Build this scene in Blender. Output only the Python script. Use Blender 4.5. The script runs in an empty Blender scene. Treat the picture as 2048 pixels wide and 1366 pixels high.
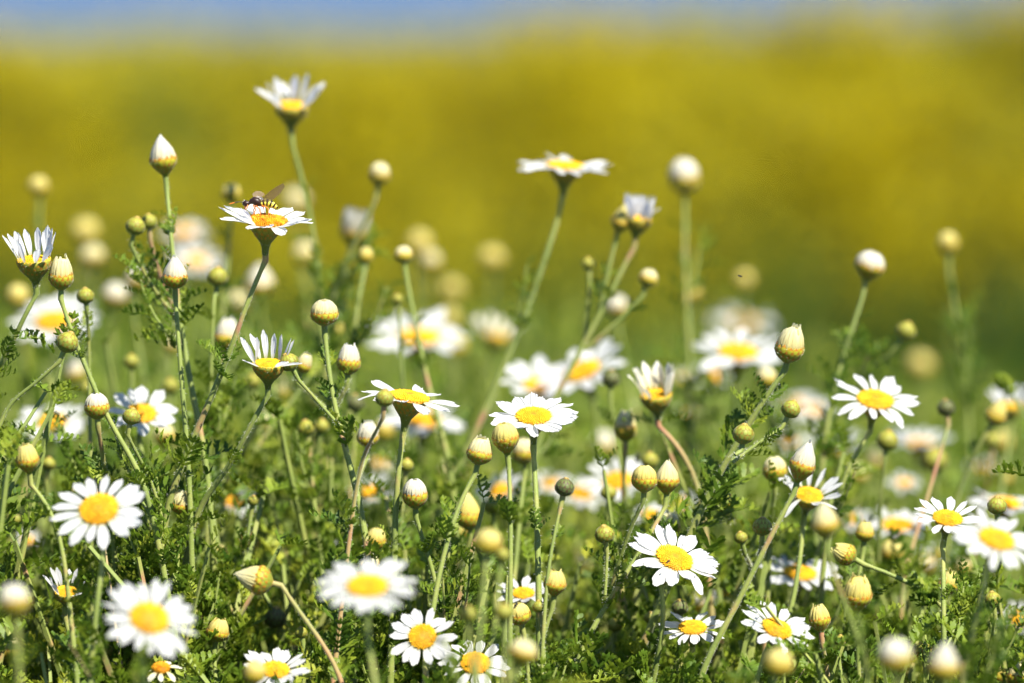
import bpy, math, random
import numpy as np
from mathutils import Vector, Matrix, noise as mnoise
random.seed(7); rng = np.random.default_rng(7)
R = math.radians
S = bpy.context.scene
COL = S.collection

# ------------------------------------------------------------ camera, sky, sun
FOC, FPX, PITCH, CAMH, FD = 200.0, 200/36*2048, 3.2, 0.506, 1.90
cam = bpy.data.cameras.new('camera'); camo = bpy.data.objects.new('camera', cam); COL.objects.link(camo)
camo.location = (0, 0, CAMH); camo.rotation_euler = (R(90-PITCH), 0, 0)
cam.lens = FOC; cam.sensor_width = 36; cam.clip_start = 0.05; cam.clip_end = 3000
cam.dof.use_dof = True; cam.dof.focus_distance = FD; cam.dof.aperture_fstop = 6.6
S.camera = camo
SUN = Vector((0.42, -0.54, 0.75)).normalized()
w = bpy.data.worlds.new('World'); S.world = w; w.use_nodes = True
nt = w.node_tree; bg = nt.nodes['Background']
sky = nt.nodes.new('ShaderNodeTexSky'); sky.sky_type = 'NISHITA'; sky.sun_disc = False
sky.sun_elevation = math.asin(SUN.z); sky.sun_rotation = math.atan2(SUN.x, SUN.y)
sky.air_density = 1.0; sky.dust_density = 0.0; sky.ozone_density = 3.0
tc = nt.nodes.new('ShaderNodeTexCoord'); va = nt.nodes.new('ShaderNodeVectorMath'); va.operation = 'ADD'
va.inputs[1].default_value = (0, 0, 0.6)
nt.links.new(tc.outputs['Generated'], va.inputs[0]); nt.links.new(va.outputs[0], sky.inputs[0])
nt.links.new(sky.outputs[0], bg.inputs[0]); bg.inputs[1].default_value = 0.095
sun = bpy.data.lights.new('sun', 'SUN'); suno = bpy.data.objects.new('sun', sun); COL.objects.link(suno)
sun.energy = 4.8; sun.angle = R(0.53); sun.color = (1.0, 0.95, 0.82)
suno.rotation_euler = SUN.to_track_quat('Z', 'Y').to_euler(); suno.location = SUN*5
S.view_settings.view_transform = 'Standard'; S.view_settings.look = 'None'
S.view_settings.exposure = 1.5; S.view_settings.gamma = 1.0; S.view_settings.use_curve_mapping = False
S.cycles.max_bounces = 8; S.cycles.transparent_max_bounces = 12; S.cycles.sample_clamp_indirect = 4
S.cycles.use_denoising = True

CR = Matrix.Rotation(R(90-PITCH), 3, 'X')
def P(x, y, d):
    """a point seen at photo pixel (x, y), d metres from the camera"""
    return Vector((0, 0, CAMH)) + CR @ Vector(((x-1024)/FPX*d, -(y-683)/FPX*d, -d))

# ------------------------------------------------------------ materials
def mat(name, rough=0.6, trans=0.0, sheen=0.0):
    m = bpy.data.materials.new(name); m.use_nodes = True
    n = m.node_tree; p = n.nodes['Principled BSDF']; p.inputs['Roughness'].default_value = rough
    p.inputs['Specular IOR Level'].default_value = 0.3
    if sheen: p.inputs['Sheen Weight'].default_value = sheen; p.inputs['Sheen Roughness'].default_value = 0.4
    m['p'] = p.name
    return m, n, p
def N(n, t, **k):
    x = n.nodes.new(t)
    for a, b in k.items(): setattr(x, a, b)
    return x
def ramp(n, src, stops):
    r = N(n, 'ShaderNodeValToRGB'); e = r.color_ramp.elements
    e[0].position, e[0].color = stops[0][0], (*stops[0][1], 1)
    e[1].position, e[1].color = stops[-1][0], (*stops[-1][1], 1)
    for s in stops[1:-1]:
        q = e.new(s[0]); q.color = (*s[1], 1)
    n.links.new(src, r.inputs[0]); return r.outputs[0]
def uvsplit(n):
    u = N(n, 'ShaderNodeUVMap'); s = N(n, 'ShaderNodeSeparateXYZ'); n.links.new(u.outputs[0], s.inputs[0]); return s.outputs[0], s.outputs[1]
def noise(n, scale, detail=3):
    t = N(n, 'ShaderNodeTexCoord'); z = N(n, 'ShaderNodeTexNoise'); z.inputs['Scale'].default_value = scale; z.inputs['Detail'].default_value = detail
    n.links.new(t.outputs['Object'], z.inputs['Vector']); return z.outputs['Fac']
def mix(n, f, a, b, mode='MIX'):
    x = N(n, 'ShaderNodeMix', data_type='RGBA', blend_type=mode)
    if isinstance(f, float): x.inputs[0].default_value = f
    else: n.links.new(f, x.inputs[0])
    for s, v in ((x.inputs[6], a), (x.inputs[7], b)):
        if isinstance(v, tuple): s.default_value = (*v, 1)
        else: n.links.new(v, s)
    return x.outputs[2]
def finish(n, p, col, trans, tcol=None):
    n.links.new(col, p.inputs['Base Color'])
    if trans:
        out = n.nodes['Material Output']; tr = N(n, 'ShaderNodeBsdfTranslucent'); mx = N(n, 'ShaderNodeMixShader')
        mx.inputs[0].default_value = trans
        n.links.new(tcol if tcol is not None else col, tr.inputs[0])
        n.links.new(p.outputs[0], mx.inputs[1]); n.links.new(tr.outputs[0], mx.inputs[2]); n.links.new(mx.outputs[0], out.inputs[0])
def bump(n, p, h, s=0.3, dist=0.0003):
    b = N(n, 'ShaderNodeBump'); b.inputs['Strength'].default_value = s; b.inputs['Distance'].default_value = dist
    n.links.new(h, b.inputs['Height']); n.links.new(b.outputs[0], p.inputs['Normal'])

def petal_mat(name, base, body, tip, trans=0.3):
    m, n, p = mat(name, 0.55)
    c, t = uvsplit(n)
    col = ramp(n, t, [(0.0, base), (0.22, body), (1.0, tip)])
    wv = N(n, 'ShaderNodeMath', operation='SINE'); mu = N(n, 'ShaderNodeMath', operation='MULTIPLY'); mu.inputs[1].default_value = 34
    n.links.new(c, mu.inputs[0]); n.links.new(mu.outputs[0], wv.inputs[0])
    bump(n, p, wv.outputs[0], 0.6, 0.0006)
    finish(n, p, col, trans)
    return m
M = {}
M['petal'] = petal_mat('white_petal', (0.72, 0.70, 0.30), (0.82, 0.82, 0.84), (0.84, 0.84, 0.85), 0.5)
M['petal_old'] = petal_mat('cream_petal', (0.70, 0.50, 0.10), (0.80, 0.74, 0.52), (0.82, 0.80, 0.70))
M['bud_white'] = petal_mat('white_bud_petal', (0.66, 0.48, 0.06), (0.84, 0.78, 0.54), (0.88, 0.86, 0.78), 0.42)
M['bud_cream'] = petal_mat('cream_bud_petal', (0.60, 0.45, 0.03), (0.88, 0.78, 0.34), (0.90, 0.86, 0.58), 0.42)
M['bud_yellow'] = petal_mat('yellow_bud_petal', (0.50, 0.40, 0.02), (0.84, 0.71, 0.16), (0.88, 0.80, 0.34), 0.42)
def cup_mat(name, g, y, br):
    m, n, p = mat(name, 0.55, sheen=0.1)
    h, s = uvsplit(n)
    c1 = ramp(n, h, [(0.0, g), (0.45, tuple(a*.6+b*.4 for a, b in zip(g, y))), (0.85, y), (1.0, y)])
    nz = noise(n, 9)
    f = ramp(n, s, [(0.0, (0, 0, 0)), (0.5, (0, 0, 0)), (0.72, (1, 1, 1)), (1, (1, 1, 1))])
    c2 = mix(n, f, c1, br)
    c3 = mix(n, nz, c2, mix(n, 0.35, c2, (0.16, 0.15, 0.02)))
    bump(n, p, nz, 0.4, 0.0002)
    finish(n, p, c3, 0.08); return m
M['cup'] = cup_mat('bud_bract', (0.11, 0.17, 0.018), (0.42, 0.38, 0.02), (0.36, 0.13, 0.01))
M['cup_open'] = cup_mat('flower_bract', (0.07, 0.11, 0.018), (0.26, 0.25, 0.025), (0.40, 0.18, 0.012))
M['cup_green'] = cup_mat('green_bract', (0.10, 0.15, 0.02), (0.28, 0.30, 0.035), (0.20, 0.13, 0.015))
M['cup_dark'] = cup_mat('dark_bract', (0.05, 0.08, 0.03), (0.08, 0.11, 0.03), (0.05, 0.02, 0.02))
def simple(name, stops, scale, rough=0.6, trans=0.0, sheen=0.0, b=0.0):
    m, n, p = mat(name, rough, sheen=sheen)
    f = noise(n, scale)
    if b: bump(n, p, f, b, 0.0003)
    finish(n, p, ramp(n, f, stops), trans); return m
M['disc'] = simple('disc_floret', [(0.3, (0.60, 0.28, 0.003)), (0.5, (0.66, 0.36, 0.004)), (0.7, (0.72, 0.44, 0.012))], 7, 0.6, 0.1)
M['disc_old'] = simple('old_floret', [(0.3, (0.42, 0.13, 0.003)), (0.5, (0.60, 0.25, 0.004)), (0.7, (0.68, 0.36, 0.01))], 7, 0.6, 0.1)
def stem_mat():
    m, n, p = mat('stem', 0.6, sheen=0.12)
    u, v = uvsplit(n)                      # v = metres from the head
    f = noise(n, 70, 4); g = noise(n, 1500, 2)
    c = ramp(n, f, [(0.2, (0.085, 0.13, 0.012)), (0.5, (0.15, 0.195, 0.022)), (0.62, (0.21, 0.22, 0.04)), (0.72, (0.30, 0.14, 0.07)), (0.8, (0.28, 0.08, 0.06))])
    c = mix(n, g, c, mix(n, 0.3, c, (0.36, 0.38, 0.20)))
    bump(n, p, g, 0.5, 0.0002)
    finish(n, p, c, 0.05); return m
M['stem'] = stem_mat()
M['redstem'] = simple('red_stem', [(0.3, (0.30, 0.10, 0.07)), (0.5, (0.30, 0.20, 0.08)), (0.7, (0.18, 0.22, 0.06))], 60, 0.6, sheen=0.5)
M['leaf'] = simple('feathery_leaf', [(0.3, (0.045, 0.10, 0.010)), (0.5, (0.11, 0.18, 0.013)), (0.7, (0.24, 0.29, 0.025))], 90, 0.5, 0.45)
M['under'] = simple('undergrowth_leaf', [(0.3, (0.055, 0.115, 0.010)), (0.5, (0.15, 0.22, 0.014)), (0.7, (0.36, 0.37, 0.04))], 25, 0.5, 0.4)
M['hair'] = simple('plant_hair', [(0.3, (0.5, 0.52, 0.4)), (0.7, (0.6, 0.6, 0.5))], 50, 0.6, 0.3)
M['dry'] = simple('dry_stalk', [(0.3, (0.34, 0.24, 0.12)), (0.7, (0.45, 0.36, 0.18))], 60)

# ------------------------------------------------------------ mesh builder
class MB:
    def __init__(s): s.v = []; s.q = []; s.uv = []; s.m = []; s.n = 0
    def add(s, v, f, uv, mi=0):
        """v (n,3); f (k,4) quads, a triangle repeats its last index; uv (n,2)"""
        v = np.asarray(v, float); f = np.asarray(f, int)
        s.v.append(v); s.uv.append(np.asarray(uv, float)); s.q.append(f+s.n); s.m.append(np.full(len(f), mi)); s.n += len(v)
    def addt(s, part, mtx=None, mi=0):
        v, f, uv = part
        if mtx is not None:
            a = np.array(mtx); v = v @ a[:3, :3].T + a[:3, 3]
        s.add(v, f, uv, mi)
    def arrays(s): return np.concatenate(s.v), np.concatenate(s.q), np.concatenate(s.uv)
    def mesh(s, name, mats, smooth=True):
        v, q, uv = s.arrays(); mi = np.concatenate(s.m)
        tri = q[:, 2] == q[:, 3]
        cnt = np.where(tri, 3, 4); st = np.concatenate(([0], np.cumsum(cnt)[:-1]))
        keep = np.ones(q.shape, bool); keep[tri, 3] = False
        loops = q[keep]
        me = bpy.data.meshes.new(name)
        me.vertices.add(len(v)); me.vertices.foreach_set('co', v.ravel())
        me.loops.add(len(loops)); me.loops.foreach_set('vertex_index', loops)
        me.polygons.add(len(q)); me.polygons.foreach_set('loop_start', st)
        me.polygons.foreach_set('material_index', mi)
        me.polygons.foreach_set('use_smooth', np.full(len(q), smooth))
        l = me.uv_layers.new(name='UVMap'); l.data.foreach_set('uv', uv[loops].ravel())
        for m in (mats if isinstance(mats, list) else [mats]): me.materials.append(m)
        me.update(calc_edges=True); me.validate()
        return me
def grid(nu, nv, close=False):
    f = []
    for i in range(nv-1):
        for j in range(nu if close else nu-1):
            a = i*nu+j; b = i*nu+(j+1) % nu
            f.append((a, b, b+nu, a+nu))
    return np.array(f)
def lathe(prof, seg=16, ridge=0.0, nr=0):
    """prof: list of (z, r)"""
    v = []; uv = []
    for i, (z, r) in enumerate(prof):
        for j in range(seg):
            a = 2*math.pi*j/seg; rr = r*(1+ridge*math.cos(a*nr)) if nr else r
            v.append((rr*math.cos(a), rr*math.sin(a), z)); uv.append((i/(len(prof)-1), 0))
    return np.array(v), grid(seg, len(prof), True), np.array(uv)
def interp(prof, z):
    zs = [p[0] for p in prof]; rs = [p[1] for p in prof]; return float(np.interp(z, zs, rs))
def tube(pts, rads, seg=7):
    pts = [Vector(p) for p in pts]; v = []; uv = []; L = 0
    up = Vector((0.3, 0.9, 0.1)); 
    for i, p in enumerate(pts):
        d = (pts[min(i+1, len(pts)-1)]-pts[max(i-1, 0)]).normalized()
        a = (up-d*up.dot(d)).normalized(); b = d.cross(a); up = a
        if i: L += (p-pts[i-1]).length
        for j in range(seg):
            t = 2*math.pi*j/seg
            v.append(p+(a*math.cos(t)+b*math.sin(t))*rads[i]); uv.append((j/seg, L))
    return np.array([tuple(x) for x in v]), grid(seg, len(pts), True), np.array(uv)
def spline(pts, step=0.006):
    pts = [Vector(p) for p in pts]; out = []
    ext = [pts[0]*2-pts[1]]+pts+[pts[-1]*2-pts[-2]]
    for i in range(1, len(ext)-2):
        p0, p1, p2, p3 = ext[i-1:i+3]; n = max(2, int((p2-p1).length/step))
        for k in range(n):
            t = k/n
            out.append(0.5*((2*p1)+(p2-p0)*t+(2*p0-5*p1+4*p2-p3)*t*t+(3*p1-p0-3*p2+p3)*t**3))
    out.append(pts[-1]); return out
def even(sp, step, it=14):
    A = np.array([tuple(p) for p in sp]); L = np.concatenate(([0], np.cumsum(np.linalg.norm(np.diff(A, axis=0), axis=1))))
    n = max(4, int(L[-1]/step)); t = np.linspace(0, L[-1], n+1); A = np.stack([np.interp(t, L, A[:, i]) for i in range(3)], 1)
    for _ in range(it): A[2:-1] = A[2:-1]*.4+(A[1:-2]+A[3:])*.3
    return [Vector(p) for p in A]
def basis(o, z, x=None, s=1.0):
    z = Vector(z).normalized(); x = Vector(x) if x is not None else Vector((1, 0, 0.01))
    y = z.cross(x).normalized(); x = y.cross(z)
    m = Matrix((x, y, z)).transposed().to_4x4()*1.0
    return Matrix.Translation(o) @ m @ Matrix.Scale(s, 4)

# ------------------------------------------------------------ petals and heads (unit size)
def petal_part(bend, twist, notch, wid, seed):
    r = random.Random(seed); nu, nv = 7, 9; v = []; uv = []
    k = r.uniform(-.05, .05)
    for i in range(nv):
        t = i/(nv-1)
        wd = wid*(0.34+0.66*min(1, (t/0.45))**0.8)*(1-max(0, (t-0.74)/0.26)**3*0.5)*1.12
        for j in range(nu):
            c = (j/(nu-1))*2-1
            tipx = 1-0.10*c*c*max(0, t-.5)*2 + (notch*0.035*math.cos(c*math.pi*2.6)-notch*.03)
            x = t*tipx
            y = c*wd/2 + k*t*t
            z = bend*(t**2)*0.35 + 0.016*math.cos(c*math.pi*2)*min(1, t*3) + 0.05*c*c*wd*4*(0.5-t*.2) + twist*c*t*wd
            v.append((x*0.67, y, z*0.67)); uv.append((j/(nu-1), t))
    return np.array(v), grid(nu, nv), np.array(uv)
PET = [petal_part(*a) for a in ((-.25, .1, 1, .20, 1), (-.1, -.15, .4, .18, 2), (.15, .2, 1.2, .22, 3), (-.45, -.05, .8, .19, 4), (.3, -.25, .2, .16, 5), (-.05, .3, 1.4, .21, 6), (-.9, .1, .6, .2, 7))]
def petal_mesh(p, name, m):
    b = MB(); b.addt(p); return b.mesh(name, m)
PETM = {k: [petal_mesh(p, 'petal', M[k]) for p in PET] for k in ('petal', 'petal_old')}
OPEN_PROF = [(-.66, .062), (-.52, .078), (-.40, .115), (-.29, .19), (-.18, .27), (-.08, .33), (0.0, .36), (.03, .33)]
OPEN_PROF2 = [(-.62, .062), (-.50, .085), (-.40, .15), (-.29, .24), (-.18, .32), (-.07, .36), (0.0, .375), (.03, .34)]
def scales(b, prof, rows, n, lng, wd, lift, mi=0, seed=1):
    r = random.Random(seed); z0, z1 = prof[0][0], prof[-1][0]
    for ri, row in enumerate(rows):
        for k in range(n):
            a = 2*math.pi*(k+0.5*(ri % 2))/n + r.uniform(-.08, .08); zz = z0+(z1-z0)*row; lift_ = lift; L = (z1-z0)*lng*r.uniform(.8, 1.2)
            v = []; uv = []
            for i in range(4):
                t = i/3; z = min(zz+L*t, z1+(z1-z0)*.06); rr = interp(prof, z)*(1+lift*1.6*(0.3+t))
                for c in (-1, 0, 1):
                    hw = wd*(1-t**2.6*.9)*(0.8+.2*t)*c/2; an = a+hw
                    v.append((rr*math.cos(an)*(1+.035*(c == 0)), rr*math.sin(an)*(1+.035*(c == 0)), z)); uv.append(((z-z0)/(z1-z0), t))
            b.add(v, grid(3, 4), uv, mi)
def hairs(b, pts, nrm, L, mi, k):
    for p, n in zip(pts, nrm):
        p = Vector(p); n = (Vector(n)+Vector((random.gauss(0, .35), random.gauss(0, .35), random.gauss(0, .35)))).normalized()
        s = n.orthogonal().normalized()*k; q = p+n*L*random.uniform(.5, 1.2)
        b.add([tuple(p-s), tuple(p+s), tuple(q)], [(0, 1, 2, 2)], [(0, 0), (1, 0), (.5, 1)], mi)
def hair_lathe(b, prof, n, L, mi, k=.004):
    pts = []; nr = []
    for _ in range(n):
        z = random.uniform(prof[0][0], prof[-1][0]); a = random.uniform(0, 6.283); r = interp(prof, z)
        pts.append((r*math.cos(a), r*math.sin(a), z)); nr.append((math.cos(a), math.sin(a), -.1))
    hairs(b, pts, nr, L, mi, k)
def open_cup(prof, seed):
    b = MB(); b.addt(lathe(prof, 20)); scales(b, prof, (0.38, 0.52, 0.68), 15, .26, .42, .02, 0, seed); hair_lathe(b, prof, 160, .05, 1, .003)
    return b.mesh('flower_head', [M['cup_open'], M['hair']])
CUPM = [open_cup(OPEN_PROF, 1), open_cup(OPEN_PROF2, 2)]
M['disc_gap'] = simple('disc_gap', [(0.3, (0.34, 0.12, 0.002)), (0.7, (0.42, 0.19, 0.003))], 7)
M['disc_eye'] = simple('disc_centre', [(0.3, (0.46, 0.30, 0.006)), (0.7, (0.54, 0.40, 0.015))], 9)
def disc_mesh(h, m, seed, rough=1.0):
    r = random.Random(seed); b = MB(); RD = .385
    prof = [(z, RD*math.sqrt(max(0, 1-(z/h)**2))) for z in (0, h*.3, h*.6, h*.85, h*.97)]+[(h, .001)]
    b.addt(lathe(prof, 18), None, 1); n = 300
    for i in range(n):
        q = math.sqrt((i+.5)/n); a = i*2.39996; rr = RD*q*.99; z = h*math.sqrt(max(0, 1-(q*.97)**2))
        if q < .2: z -= .03*(1-q/.2)
        sz = .0165*(.75+.6*q)*r.uniform(.8, 1.2); hh = sz*(1.2*rough if q > .25 else .7)*r.uniform(.6, 1.4)
        cx, cy = rr*math.cos(a), rr*math.sin(a); out = Vector((cx*.9, cy*.9, .35)).normalized()
        s1 = out.orthogonal().normalized(); s2 = out.cross(s1); c = Vector((cx, cy, z))
        v = [c+s1*sz, c+s2*sz, c-s1*sz, c-s2*sz]+[c+out*hh+s1*sz*.75, c+out*hh+s2*sz*.75, c+out*hh-s1*sz*.75, c+out*hh-s2*sz*.75, c+out*hh*1.25]
        b.add([tuple(x) for x in v], [(0, 1, 5, 4), (1, 2, 6, 5), (2, 3, 7, 6), (3, 0, 4, 7), (4, 5, 8, 8), (5, 6, 8, 8), (6, 7, 8, 8), (7, 4, 8, 8)], [(q, 0)]*9, 2 if q < r.uniform(.16, .3) else 0)
    return b.mesh('disc', [m, M['disc_gap'], M['disc_eye']])
DISCM = {'flat': disc_mesh(.09, M['disc'], 1), 'dome': disc_mesh(.13, M['disc'], 2), 'old': disc_mesh(.12, M['disc_old'], 3, 1.5), 'cone': disc_mesh(.24, M['disc_old'], 4, 1.5)}

BUD_PROF = [(0.0, .07), (.04, .14), (.12, .27), (.24, .40), (.38, .475), (.52, .495), (.62, .47), (.68, .42)]
FUN_PROF = [(-.16, .065), (0.0, .12), (.1, .22), (.22, .32), (.38, .44), (.52, .49), (.62, .48), (.68, .43)]
GRN_PROF = [(0.0, .08), (.05, .2), (.15, .36), (.3, .47), (.48, .5), (.66, .46), (.82, .34), (.93, .2), (.97, .1)]
def bud_cup(prof, m, seed):
    b = MB(); q_ = lathe(prof, 18); b.add(q_[0], q_[1], q_[2]+np.array((0, .60))); scales(b, prof, (0.08, 0.33, 0.6), 14, .40, .46, .025, 0, seed); hair_lathe(b, prof, 170, .07, 1, .005)
    return b.mesh('bud_cup', [m, M['hair']])
BCUP = {'b': bud_cup(BUD_PROF, M['cup'], 3), 'f': bud_cup(FUN_PROF, M['cup'], 4)}
def green_bud(m, seed):
    b = MB(); q_ = lathe(GRN_PROF, 18); b.add(q_[0], q_[1], q_[2]+np.array((0, .62))); scales(b, GRN_PROF, (0.05, 0.28, 0.52, .74), 12, .34, .5, .03, 0, seed); hair_lathe(b, GRN_PROF[:6], 110, .06, 1, .005)
    b.addt(lathe([(.9, .17), (1.0, .13), (1.03, .05), (1.035, .001)], 12, .15, 6), None, 2)
    return b.mesh('green_bud', [m, M['hair'], M['dark_tip']])
M['dark_tip'] = simple('brown_bud_tip', [(0.3, (0.22, 0.12, 0.03)), (0.7, (0.42, 0.33, 0.08))], 9)
GRN = {'g': [green_bud(M['cup_green'], 5), green_bud(M['cup_green'], 6)], 'k': [green_bud(M['cup_dark'], 7)]*2}
def closed_petals(shape, m, seed):
    """the folded ray petals of a bud as one mesh: p pointed, r rounded, f flat jagged top, o opening"""
    r = random.Random(seed); b = MB(); n = 15
    prof = {'p': [(.5, .455), (.7, .44), (.9, .375), (1.15, .23), (1.42, .05)],
            'r': [(.5, .46), (.7, .46), (.85, .41), (1.0, .29), (1.12, .12)],
            'f': [(.5, .455), (.7, .45), (.9, .40), (1.1, .31), (1.26, .22)],
            'o': [(.5, .44), (.7, .47), (.95, .48), (1.2, .47), (1.42, .44)]}[shape]
    if shape in 'prf':
        lv_, lf_, lu_ = lathe([(z-(.1 if z > 1 else 0), rr*.88) for z, rr in prof]+[(prof[-1][0]-.1, .001)], 14); b.add(lv_, lf_, lu_*0+np.array((.5, .35)))
    for layer in range(2):
        for k in range(n):
            a = 2*math.pi*(k+.5*layer)/n+r.uniform(-.09, .09); top = prof[-1][0]*(r.uniform(.80, 1.08) if shape == 'f' else r.uniform(.88, 1.04) if shape != 'r' else r.uniform(.93, 1.0)) - layer*.05
            tw = r.uniform(-.12, .12); v = []; uv = []; nv = 8
            for i in range(nv):
                t = i/(nv-1); z = .5+(top-.5)*t; rr = interp(prof, z)*(1.0-.035*layer)
                for c in (-1, -.4, .4, 1):
                    hw = (.135 if shape != 'o' else .085)*(1-.45*t**2.5)*c
                    # width in metres stays while the ring narrows
                    an = a+tw*t+hw/max(rr, .16)*.75
                    q = rr*(1+(.06 if abs(c) < .9 else -.09))+(r.uniform(-.006, .006))
                    v.append((q*math.cos(an), q*math.sin(an), z-(.03 if abs(c) > .9 and i == nv-1 else 0))); uv.append(((c+1)/2, t))
            b.add(v, grid(4, nv), uv)
    return b.mesh('closed_petals', m)
CLO = {}
for s_ in 'prfo':
    for mk in ('bud_white', 'bud_cream', 'bud_yellow'):
        CLO[s_+mk[3:]] = [closed_petals(s_, M[mk], 10+i) for i in range(4)]

# ------------------------------------------------------------ feathery leaves
def leaf_part(n, detail, seed, L=1.0):
    r = random.Random(seed); b = MB(); bend = r.uniform(-.5, .2)
    def c(t): return Vector((t*L, 0, bend*t*t*.4))
    ts = np.linspace(0, 1, 5); v = []; uv = []
    for t in ts:
        p = c(t); ww = .018*(1.3-t)
        v += [(p.x, -ww, p.z), (p.x, ww, p.z)]; uv += [(0, t), (1, t)]
    b.add(v, grid(2, 5), uv)
    def blade(p, d, l, wd, lift):
        d = d.normalized(); s = Vector((-d.y, d.x, r.uniform(-.3, .3))).normalized(); q = p+d*l*.55+Vector((0, 0, lift*l)); e = p+d*l+Vector((0, 0, lift*l*2.4))
        b.add([tuple(p-s*wd*.35), tuple(p+s*wd*.35), tuple(q+s*wd*.62), tuple(q-s*wd*.62), tuple(e+s*wd*.2), tuple(e-s*wd*.2)], [(0, 1, 2, 3), (3, 2, 4, 5)], [(0, 0), (1, 0), (1, .5), (0, .5), (1, 1), (0, 1)])
    for i in range(n):
        t = .2+.76*i/(n-1); ll = .30*(math.sin(math.pi*(t*.8+.12))**.7)*r.uniform(.85, 1.15)
        for sg in (-1, 1):
            ang = R(r.uniform(42, 62)); d = Vector((math.cos(ang), sg*math.sin(ang), r.uniform(.05, .5))); p = c(t+r.uniform(-.02, .02))
            blade(p, d, ll, .078, r.uniform(.0, .25))
            if detail:
                for u, a2 in ((.35, .75), (.6, .6), (.6, -.6)):
                    m2 = Matrix.Rotation(a2*sg, 3, 'Z') @ d; blade(p+d*ll*u+Vector((0, 0, ll*u*.15)), m2, ll*.42, .056, .1)
    blade(c(1), Vector((1, 0, .1)), .14, .055, .1)
    return b.arrays()
LEAF = [leaf_part(5, True, s) for s in range(5)]
LEAFS = [leaf_part(5, False, s) for s in range(4)]
def sprout(b, p, axis, size, parts=LEAF, n=1, spread=(35, 75), mi=0):
    axis = Vector(axis).normalized(); o = axis.orthogonal().normalized()
    for k in range(n):
        a = random.uniform(0, 6.283); out = Matrix.Rotation(a, 3, axis) @ o
        e = R(random.uniform(*spread)); d = axis*math.cos(e)+out*math.sin(e)
        up = axis*math.sin(e)-out*math.cos(e)
        s = size*random.uniform(.65, 1.25)
        y = up.cross(d); m = Matrix((d, y, up)).transposed().to_4x4()
        b.addt(random.choice(parts), Matrix.Translation(p) @ m @ Matrix.Scale(s, 4), mi)

# ------------------------------------------------------------ things
def put(o, parent=None):
    COL.objects.link(o)
    if parent is not None: o.parent = parent
    return o
def mobj(name, me, parent=None, mtx=None):
    o = bpy.data.objects.new(name, me); put(o, parent)
    if mtx is not None: o.matrix_local = mtx
    return o
def tag(o, label=None, cat=None, group=None, kind=None):
    for k, v in (('label', label), ('category', cat), ('group', group), ('kind', kind)):
        if v: o[k] = v
def axis_of(lean, toward):
    """the head's axis: lean in degrees to the right, toward in degrees to the camera"""
    v = Vector((math.sin(R(lean)), -math.sin(R(toward))*math.cos(R(lean)), math.cos(R(toward))*math.cos(R(lean))))
    return v.normalized()

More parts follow.
